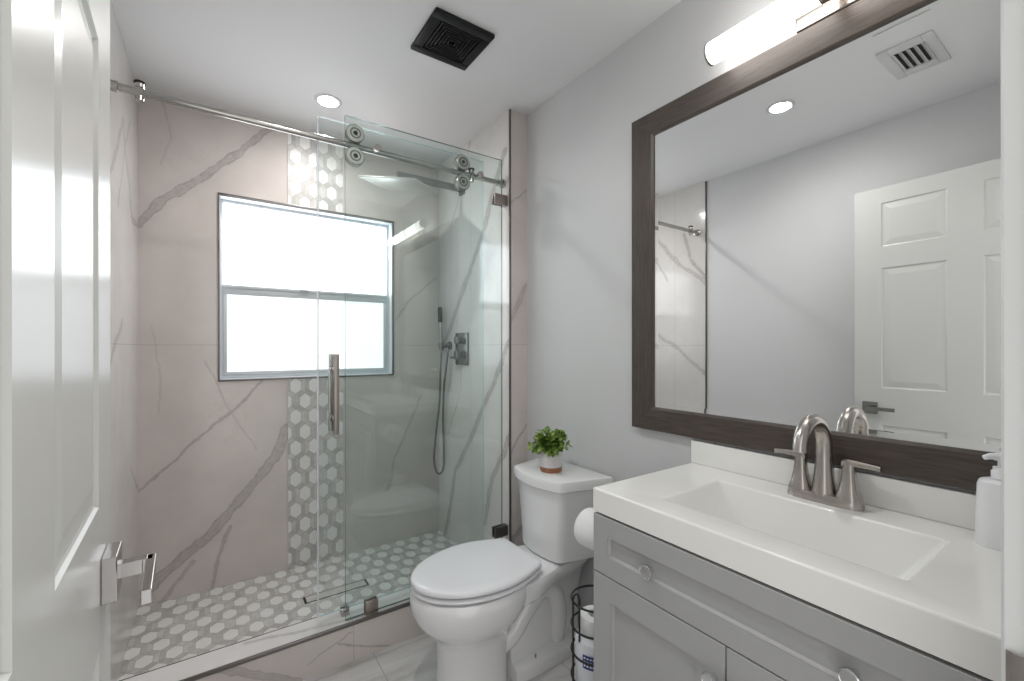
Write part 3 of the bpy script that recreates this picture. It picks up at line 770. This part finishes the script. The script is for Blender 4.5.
# sink top with moulded basin and backsplash
t = thing('sink_top', (1.09, .47, ZT0), 'white integral sink top with a long rectangular basin on the grey vanity', 'sink')
X0, X1, Y0, Y1 = .856, XR, YD + .002, .860
bx0, bx1, by0, by1 = .934, 1.200, .222, .699
bm = BM()
def rr(x0, x1, y0, y1, r, z, k=6):
    P = []
    for cx_, cy_, a0 in ((x1 - r, y1 - r, 0), (x0 + r, y1 - r, PI / 2), (x0 + r, y0 + r, PI), (x1 - r, y0 + r, 1.5 * PI)):
        for i in range(k + 1):
            a = a0 + i / k * PI / 2; P.append((cx_ + r * math.cos(a), cy_ + r * math.sin(a), z))
    return P
o = .004
rings = [rr(X0, X1, Y0, Y1, .001, ZT0), rr(X0, X1, Y0, Y1, .001, ZT1 - o - .002), rr(X0, X1, Y0, Y1, .001, ZT1 - o), rr(X0 + o * .3, X1 - o * .3, Y0 + o * .3, Y1 - o * .3, .002, ZT1 - o * .3), rr(X0 + o, X1 - o, Y0 + o, Y1 - o, .003, ZT1), rr(X0 + o + .002, X1 - o - .002, Y0 + o + .002, Y1 - o - .002, .003, ZT1),
         rr(bx0 - .002, bx1 + .002, by0 - .002, by1 + .002, .010, ZT1), rr(bx0, bx1, by0, by1, .010, ZT1 - .0002), rr(bx0 + .004, bx1 - .003, by0 + .004, by1 - .004, .010, ZT1 - .004), rr(bx0 + .0045, bx1 - .0034, by0 + .0055, by1 - .0055, .010, ZT1 - .006),
         rr(bx0 + .040, bx1 - .030, by0 + .065, by1 - .085, .022, ZT1 - .106), rr(bx0 + .041, bx1 - .031, by0 + .067, by1 - .087, .022, ZT1 - .109), rr(bx0 + .050, bx1 - .040, by0 + .080, by1 - .100, .022, ZT1 - .116), rr(bx0 + .053, bx1 - .043, by0 + .083, by1 - .103, .022, ZT1 - .1163), rr(bx0 + .10, bx1 - .10, by0 + .2, by1 - .2, .02, ZT1 - .120)]
loft(bm, rings, False, True)
# underside of the slab so the top is closed around the bowl
under = [rr(X0, X1, Y0, Y1, .001, ZT0), rr(bx0 + .01, bx1, by0 + .02, by1 - .02, .01, ZT0), rr(bx0 + .03, bx1 - .02, by0 + .05, by1 - .07, .02, ZT1 - .126)]
loft(bm, under, False, True)
bmesh.ops.remove_doubles(bm, verts=bm.verts[:], dist=.00005)
finish('basin', bm, M_TOP, t, ang=50)
bm = BM(); box(bm, XR - .020, XR, Y0, Y1, ZT1, .944, .003, 3); finish('backsplash', bm, M_TOP, t)
bm = BM(); lathe(bm, (1.067, .46, ZT1 - .1195), (0, 0, 1), [(.022, 0), (.022, .002), (.016, .003), (.014, .0015), (0, .0015)], 28); finish('drain_cap', bm, M_NICKEL, t)

# faucet
fx, fy = 1.252, .458
t = thing('faucet', (fx, fy, ZT1), 'brushed nickel gooseneck faucet with two lever handles behind the basin', 'faucet')
bm = BM()
def stad(rx, ry, z, n=44, p=3.0):
    out = []
    for i in range(n):
        a = 2 * PI * i / n; c, s_ = math.cos(a), math.sin(a); k = (abs(c) ** p + abs(s_) ** p) ** (-1 / p)
        out.append((fx + rx * c * k, fy + ry * s_ * k, z))
    return out
loft(bm, [stad(.028, .081, ZT1), stad(.028, .081, ZT1 + .006), stad(.0265, .079, ZT1 + .014), stad(.025, .077, ZT1 + .022), stad(.021, .072, ZT1 + .024)])
finish('base_plate', bm, M_NICKEL, t, ang=45)
bm = BM()
path = []
for i in range(5): path.append((fx, fy, ZT1 + .018 + i * .024))
for i in range(1, 19):
    a = i / 18 * PI * .97; R_ = .067
    path.append((fx - R_ + R_ * math.cos(a), fy, ZT1 + .114 + .019 + R_ * 1.08 * math.sin(a)))
N_ = len(path); rad = [max(.0135, .0245 - .0125 * min(1, i / 5)) if i < 6 else .0135 + .0005 * math.sin(i) * 0 for i in range(N_)]
rad = [(.0275, .0240, .0212, .0195, .0185)[i] if i < 5 else .0182 - .0022 * min(1, (i - 5) / 12) for i in range(N_)]
tube(bm, path, rad, 24)
finish('spout', bm, M_NICKEL, t, ang=45)
for s_ in (1, -1):
    hy_ = fy + s_ * .052
    bm = BM(); sec = []
    for z, r in ((.016, .0255), (.026, .0245), (.040, .0200), (.060, .0160), (.080, .0135), (.100, .0125), (.107, .0115)):
        ring = []
        for i in range(32):
            a = 2 * PI * i / 32; c, q = math.cos(a), math.sin(a); k = (abs(c) ** 3 + abs(q) ** 3) ** (-1 / 3)
            ring.append((fx + r * c * k, hy_ + r * q * k, ZT1 + z))
        sec.append(ring)
    loft(bm, sec)
    hb = finish('handle', bm, M_NICKEL, t, ang=45)
    bm = BM()
    P = [(-.013, .109, .010), (-.010, .1125, .011), (.0, .1135, .0115), (.016, .113, .011), (.04, .1115, .0095), (.061, .110, .0085)]
    rings = []
    for d, z, w in P:
        th = .0085 if d < .03 else .0072
        y = hy_ + s_ * d
        zz = ZT1 + z - .004
        rings.append([(fx - w, y, zz - th), (fx + w, y, zz - th), (fx + w, y, zz + th * .2), (fx + w * .7, y, zz + th * .6), (fx - w * .7, y, zz + th * .6), (fx - w, y, zz + th * .2)])
    loft(bm, rings)
    finish('lever', bm, M_NICKEL, hb, ang=40)

# soap dispenser
sx_, sy_ = 1.247, .160
t = thing('soap_dispenser', (sx_, sy_, ZT1), 'white pump soap dispenser on the sink top beside the door frame', 'soap dispenser')
bm = BM(); ring = []
for z, r in ((0, .033), (.004, .0355), (.06, .0345), (.116, .033), (.123, .031), (.127, .020), (.128, .014)):
    rr_ = []
    for i in range(44):
        a = 2 * PI * i / 44; c, q = math.cos(a), math.sin(a); k = (abs(c) ** 3.2 + abs(q) ** 3.2) ** (-1 / 3.2); rr_.append((sx_ + r * c * k, sy_ + r * q * k, ZT1 + z))
    ring.append(rr_)
loft(bm, ring); finish('bottle', bm, M_WHITEP, t, ang=50)
bm = BM(); lathe(bm, (sx_, sy_, ZT1 + .129), (0, 0, 1), [(.0155, 0), (.0155, .014), (.013, .016), (.013, .022), (.0065, .023), (.0065, .034), (.012, .035), (.0125, .046), (.010, .048), (0, .048)], 28)
cp = finish('pump', bm, M_WHITEP, t)
bm = BM(); tube(bm, [(sx_, sy_, ZT1 + .171), (sx_ - .014, sy_ + .014, ZT1 + .172), (sx_ - .021, sy_ + .021, ZT1 + .169)], [.0075, .006, .0045], 12); finish('nozzle', bm, M_WHITEP, cp)

# ------------------------------------------------------------------ mirror
MY0, MY1, MZ0, MZ1, FW = .069, 1.103, .954, 2.097, .083
xf = XR - .026     # front of the frame
t = thing('wall_mirror', (XR, (MY0 + MY1) / 2, MZ0), 'large rectangular mirror in a wide dark brown wooden frame', 'mirror')
def frame_member(bm, P):
    # P: outer start, outer end, inner end, inner start as (y, z); sloped profile, higher at the outer edge
    (a, b, c, d) = P
    lay = []
    L = lambda p, q, k: (p[0] + (q[0] - p[0]) * k, p[1] + (q[1] - p[1]) * k)
    prof = [(0, XR - .001), (0, xf + .002), (.03, xf), (.90, xf + .004), (1.0, xf + .008), (1.0, XR - .001)]
    r0 = [(x, *L(a, d, k)) for k, x in prof]; r1 = [(x, *L(b, c, k)) for k, x in prof]
    loft(bm, [r0, r1])
o_ = [(MY1, MZ0), (MY0, MZ0), (MY0, MZ1), (MY1, MZ1)]; i_ = [(MY1 - FW - .012, MZ0 + FW), (MY0 + FW, MZ0 + FW), (MY0 + FW, MZ1 - FW), (MY1 - FW - .012, MZ1 - FW)]
for k in range(4):
    bm = BM(); frame_member(bm, (o_[k], o_[(k + 1) % 4], i_[(k + 1) % 4], i_[k])); finish('frame_rail', bm, M_FRAME if k % 2 == 0 else M_FRAMEV, t, ang=20)
gy0, gy1, gz0, gz1 = i_[1][0] - .004, i_[0][0] + .004, i_[0][1] - .004, i_[2][1] + .004
xm = XR - .013; bw = .020; bd = -.0007
bm = BM()
A = [(xm + bd, gy0, gz0), (xm + bd, gy1, gz0), (xm + bd, gy1, gz1), (xm + bd, gy0, gz1)]
B = [(xm, gy0 + bw, gz0 + bw), (xm, gy1 - bw, gz0 + bw), (xm, gy1 - bw, gz1 - bw), (xm, gy0 + bw, gz1 - bw)]
C_ = [(XR - .004, *p[1:]) for p in A]
loft(bm, [C_, A, B])
finish('glass', bm, M_MIRROR, t, smooth=False)

# ------------------------------------------------------------------ vanity light
lx, lz = XR - .092, 2.131
t = thing('vanity_light', (XR, .45, lz), 'lit tubular bar light on a metal plate above the mirror', 'wall light')
bm = BM(); box(bm, XR - .020, XR, .345, .545, 2.103, 2.225, .006, 3)
cyl(bm, (XR - .02, .445, lz + .03), (lx + .02, .445, lz + .012), .010)
finish('back_plate', bm, M_NICKEL, t)
bm = BM(); cyl(bm, (lx, .14, lz), (lx, .742, lz), .0310, n=36); finish('tube_shade', bm, M_TUBE, t)
for y0, y1 in ((.132, .140), (.742, .750)):
    bm = BM(); lathe(bm, (lx, y0, lz), (0, 1, 0), [(.030, 0), (.0325, .002), (.0325, (y1 - y0) - .002), (.030, y1 - y0)], 32); finish('end_cap', bm, M_STEEL, t)
bm = BM(); lathe(bm, (lx, .430, lz), (0, 1, 0), [(.0312, 0), (.034, .002), (.034, .028), (.0312, .030)], 32); finish('centre_band', bm, M_NICKEL, t)

# ------------------------------------------------------------------ toilet roll on the cabinet side, and its holder
rx, rz = .953, .700
h = thing('toilet_roll_holder', (rx, VY1, rz), 'metal toilet roll holder fixed to the side of the grey vanity', 'roll holder')
bm = BM(); lathe(bm, (rx, VY1 + .0005, rz), (0, 1, 0), [(.020, 0), (.020, .006), (.008, .008), (.008, .022)], 24); cyl(bm, (rx, VY1 + .02, rz), (rx, VY1 + .128, rz), .0075); lathe(bm, (rx, VY1 + .128, rz), (0, 1, 0), [(.011, 0), (.011, .008), (0, .008)], 20)
finish('bar', bm, M_CHROME, h)
def roll(bm, a, b, ro, ri=.020, n=48):
    a = Vector(a); b = Vector(b); L = (b - a).length; ax = (b - a).normalized()
    q = ax.to_track_quat('Z', 'Y')
    prof = [(ri, 0), (ro - .004, 0), (ro - .001, .001), (ro, .004), (ro, L - .004), (ro - .001, L - .001), (ro - .004, L), (ri, L)]
    R = [[bm.verts.new(a + ax * t_ + q @ Vector((r * math.cos(2 * PI * i / n), r * math.sin(2 * PI * i / n), 0))) for i in range(n)] for r, t_ in prof]
    for p, q2 in zip(R, R[1:] + R[:1]):
        for i in range(n): bm.faces.new((p[i], p[(i + 1) % n], q2[(i + 1) % n], q2[i]))
r = thing('toilet_roll', (rx, VY1 + .02, rz), 'white toilet paper roll hanging on the side of the vanity', 'toilet paper')
bm = BM(); roll(bm, (rx, VY1 + .022, rz), (rx, VY1 + .124, rz), .057, .021); finish('paper', bm, M_PAPER, r, ang=50)
bm = BM(); roll(bm, (rx, VY1 + .0225, rz), (rx, VY1 + .1235, rz), .0207, .0195, 32); finish('core', bm, M_CARD, r, ang=50)

# black wire stand with spare rolls
cx_, cy_ = .966, .962; R_ = .072
s = thing('wire_roll_stand', (cx_, cy_, 0), 'black spiral wire stand holding spare paper rolls beside the vanity', 'roll stand')
bm = BM(); rz_ = [.482 - .078 * k for k in range(7)]
for z in rz_:
    tube(bm, [(cx_ + R_ * math.cos(2 * PI * i / 40), cy_ + R_ * math.sin(2 * PI * i / 40), z) for i in range(40)], .0034, 8, closed=True)
finish('rings', bm, M_BWIRE, s)
bm = BM()
ax_ = Vector((-.80, -.35, 0)).normalized()
for ang in (PI - .25, PI + 1.9, PI - 2.4):
    p = Vector((cx_ + (R_ + .004) * math.cos(ang), cy_ + (R_ + .004) * math.sin(ang), 0))
    if ang == PI - .25:
        q = p + Vector((.017, -.010, 0))
        P = [(p.x, p.y, .004)] + [(p.x, p.y, z) for z in (.2, .4, .492)] + [(p.x + .003, p.y - .002, .505), ((p.x + q.x) / 2, (p.y + q.y) / 2, .5105), (q.x - .003, q.y + .002, .505), (q.x, q.y, .492), (q.x, q.y, .365)]
        tube(bm, P, .0032, 8)
    else: tube(bm, [(p.x, p.y, .004), (p.x, p.y, .485)], .0032, 8)
finish('uprights', bm, M_BWIRE, s)
bm = BM(); lathe(bm, (cx_, cy_, 0), (0, 0, 1), [(.078, 0), (.078, .004), (.074, .006), (0, .006)], 40); finish('base', bm, M_BWIRE, s)
rolls = []
def spare(z, rad_, label):
    r = thing('toilet_roll', (cx_, cy_, z), label, 'toilet paper')
    bm = BM(); roll(bm, (cx_, cy_, z), (cx_, cy_, z + (.100 if z < .3 else .048)), rad_, .021); finish('paper', bm, M_PAPER, r, ang=50)
    return r
spare(.007, .058, 'white spare toilet roll at the bottom of the black wire stand')
spare(.108, .058, 'white spare toilet roll second from the bottom of the black wire stand')
pk = thing('wrapped_roll', (cx_, cy_, .209), 'plastic wrapped white roll with blue print in the black wire stand', 'toilet paper')
bm = BM(); lathe(bm, (cx_, cy_, .209), (0, 0, 1), [(.052, 0), (.060, .006), (.061, .09), (.060, .155), (.050, .170), (.030, .178), (.018, .174), (0, .176)], 40)
for i, v in enumerate(bm.verts):
    k = 1 + .02 * math.sin(7 * math.atan2(v.co.y - cy_, v.co.x - cx_) + v.co.z * 60); v.co.x = cx_ + (v.co.x - cx_) * k; v.co.y = cy_ + (v.co.y - cy_) * k
finish('wrapper', bm, plain('shiny_wrap', rgb(228, 230, 236), .22, noise=.03, nscale=25), pk, ang=60)
# blue print: a plaque with three rows of pale lettering strokes (illegible in the photograph)
bm = BM(); Rb = .0628
a_c = math.radians(208)
def patch(bm, a0, a1, z0, z1, R__, mi):
    n = 10
    R2 = [[bm.verts.new((cx_ + R__ * math.cos(a0 + (a1 - a0) * i / n), cy_ + R__ * math.sin(a0 + (a1 - a0) * i / n), z)) for i in range(n + 1)] for z in (z0, z1)]
    for i in range(n): bm.faces.new((R2[0][i], R2[0][i + 1], R2[1][i + 1], R2[1][i])).material_index = mi
patch(bm, a_c - .32, a_c + .38, .302, .342, Rb, 0)
for rowz in (.309, .320, .331):
    for k in range(4): patch(bm, a_c - .26 + k * .15, a_c - .17 + k * .15, rowz, rowz + .005, Rb + .0004, 1)
finish('printed_label', bm, [M_BLUE, M_WHITEP], pk, smooth=False)['label'] = 'blue printed label'
spare(.388, .046, 'white spare toilet roll on top inside the black wire stand')

# ------------------------------------------------------------------ entry door (open against the left), jamb and casing
lat = Vector((-.1255, .868)); dirh = Vector((.0455, -1.0)).normalized()    # latch corner of the visible face; towards the hinge
DWD, DH0, DH1, DTH = .762, .010, 2.045, .035
nrm = Vector((-dirh.y, dirh.x))    # towards +x (room side)
if nrm.x < 0: nrm = -nrm
def DP(s_, z, d=0):   # s_ = distance from latch edge, d = depth out of the visible face
    p = lat + dirh * s_ + nrm * d; return (p.x, p.y, z)
dr = thing('door_1', (*(lat + dirh * DWD), 0), 'white six-panel door standing open at the left', 'door'); del dr['category']; struct(dr)
bm = BM()
cols = [(.112, .352), (.465, .65)]
cols = [(.1115, .3505), (.4645, .6505)]
rows_ = [(.125, .700), (.875, 1.055), (1.055, 1.055)]
rows_ = [(.17, .865), (1.048, 1.645), (1.750, 1.968)]
def panel_face(bm, d0, sgn):
    """one face of the door with six raised panels; d0 = plane, sgn = outward"""
    ss = sorted({0, DWD} | {c for p in cols for c in p}); zs = sorted({DH0, DH1} | {c for p in rows_ for c in p})
    for a, b in zip(ss, ss[1:]):
        for c, d in zip(zs, zs[1:]):
            if (a, b) in [tuple(x) for x in cols] and (c, d) in [tuple(x) for x in rows_]:
                lay = [(0, 0), (.003, -.0035), (.006, -.005), (.010, -.005), (.034, -.001), (.038, -.0008)]
                loft(bm, [[DP(s1, z1, d0 + sgn * dd) for s1, z1 in ((a + k, c + k), (b - k, c + k), (b - k, d - k), (a + k, d - k))] for k, dd in lay], False, True)
            else: bm.faces.new([bm.verts.new(DP(s1, z1, d0)) for s1, z1 in ((a, c), (b, c), (b, d), (a, d))])
panel_face(bm, 0, 1); panel_face(bm, -DTH, -1)
for P in (((0, DH0), (0, DH1)), ((DWD, DH0), (DWD, DH1)), ((0, DH0), (DWD, DH0)), ((0, DH1), (DWD, DH1))):
    (s0, z0), (s1, z1) = P; bm.faces.new([bm.verts.new(DP(*q)) for q in ((s0, z0, 0), (s1, z1, 0), (s1, z1, -DTH), (s0, z0, -DTH))])
bmesh.ops.remove_doubles(bm, verts=bm.verts[:], dist=.0001)
finish('leaf', bm, M_DOOR, dr, smooth=False)
def dbox(bm, s0, s1, z0, z1, d0, d1, bev=0):
    n0 = [bm.verts.new(DP(s_, z, d)) for s_, z, d in ((s0, z0, d0), (s1, z0, d0), (s1, z0, d1), (s0, z0, d1), (s0, z1, d0), (s1, z1, d0), (s1, z1, d1), (s0, z1, d1))]
    fs = [bm.faces.new([n0[i] for i in f]) for f in ((3, 2, 1, 0), (4, 5, 6, 7), (0, 1, 5, 4), (1, 2, 6, 5), (2, 3, 7, 6), (3, 0, 4, 7))]
    if bev: bmesh.ops.bevel(bm, geom=list({e for f in fs for e in f.edges}), offset=bev, segments=2, profile=.5, affect='EDGES')
for side in (1, -1):
    f_ = 0 if side > 0 else -DTH
    D_ = lambda a, b: sorted((f_ + side * a, f_ + side * b))
    bm = BM(); dbox(bm, .038, .098, .916, .976, *D_(0, .016), .0012)
    hnd = finish('lever_handle', bm, M_SATIN, dr, smooth=False)
    bm = BM(); dbox(bm, .059, .077, .937, .957, *D_(.014, .046), .001)
    dbox(bm, .060, .078, .938, .956, *D_(.040, .052), .001); dbox(bm, .060, .178, .938, .956, *D_(.044, .055), .0012)
    finish('lever', bm, M_SATIN, hnd, smooth=False)
bm = BM(); dbox(bm, -.0012, -.0001, .915, .975, -.030, -.005); finish('latch_plate', bm, M_NICKEL, dr, smooth=False)
for z in (.25, 1.02, 1.80):
    bm = BM(); p = lat + dirh * (DWD + .004) + nrm * -.004; cyl(bm, (p.x, p.y, z - .045), (p.x, p.y, z + .045), .006, n=14); finish('hinge', bm, M_NICKEL, dr)

# jamb and casing (camera side face of the opening)
cj = thing('trim_6', (OX1, YD, 0), 'white door jamb and casing at the right edge', 'door frame'); del cj['category']; struct(cj)
bm = BM(); box(bm, OX1, OX1 + .02, -.045, YD + .001, 0, 2.06, .0015); box(bm, OX1 - .011, OX1, -.02, .022, 0, 2.05, .0015)
jb = finish('jamb', bm, M_TRIMW, cj)
bm = BM()
prof = [(0, YD), (0, YD + .0195), (.002, YD + .022), (.008, YD + .0228), (.012, YD + .0210), (.016, YD + .0225), (.040, YD + .023), (.055, YD + .024), (.057, YD + .022), (.057, YD)]
loft(bm, [[(OX1 + .0052 + a, b, z) for a, b in prof] for z in (0, 2.125)])
finish('casing', bm, M_TRIMW, cj, ang=30)
bm = BM(); box(bm, OX1 - .0015, OX1 + .0005, .034, YD + .001, .885, .950, .0004); tube(bm, [(OX1 - .0005, YD + .001, .89), (OX1 - .0005, YD + .001, .945)], .0016, 8)
# curved lip
lip = [(OX1 - .0015, YD), (OX1 + .000, YD + .013), (OX1 + .0045, YD + .0185)]
loft(bm, [[(x, y, .895), (x + .0014, y - .0005, .895), (x + .0014, y - .0005, .940), (x, y, .940)] for x, y in lip])
finish('strike_plate', bm, M_NICKEL, jb)
bm = BM()
box(bm, OX0 - .02, OX1 + .02, -.045, YD, 2.06, 2.08, .0015); loft(bm, [[(x, b, 2.063 + a) for a, b in prof] for x in (OX0 - .06, OX1 + .062)])
box(bm, OX0 - .02, OX0, -.045, YD, 0, 2.06, .0015)
loft(bm, [[(OX0 - .0052 - a, b, z) for a, b in prof] for z in (0, 2.063)])
struct(finish('trim_7', bm, M_TRIMW, ang=30), 'white door head and left casing')
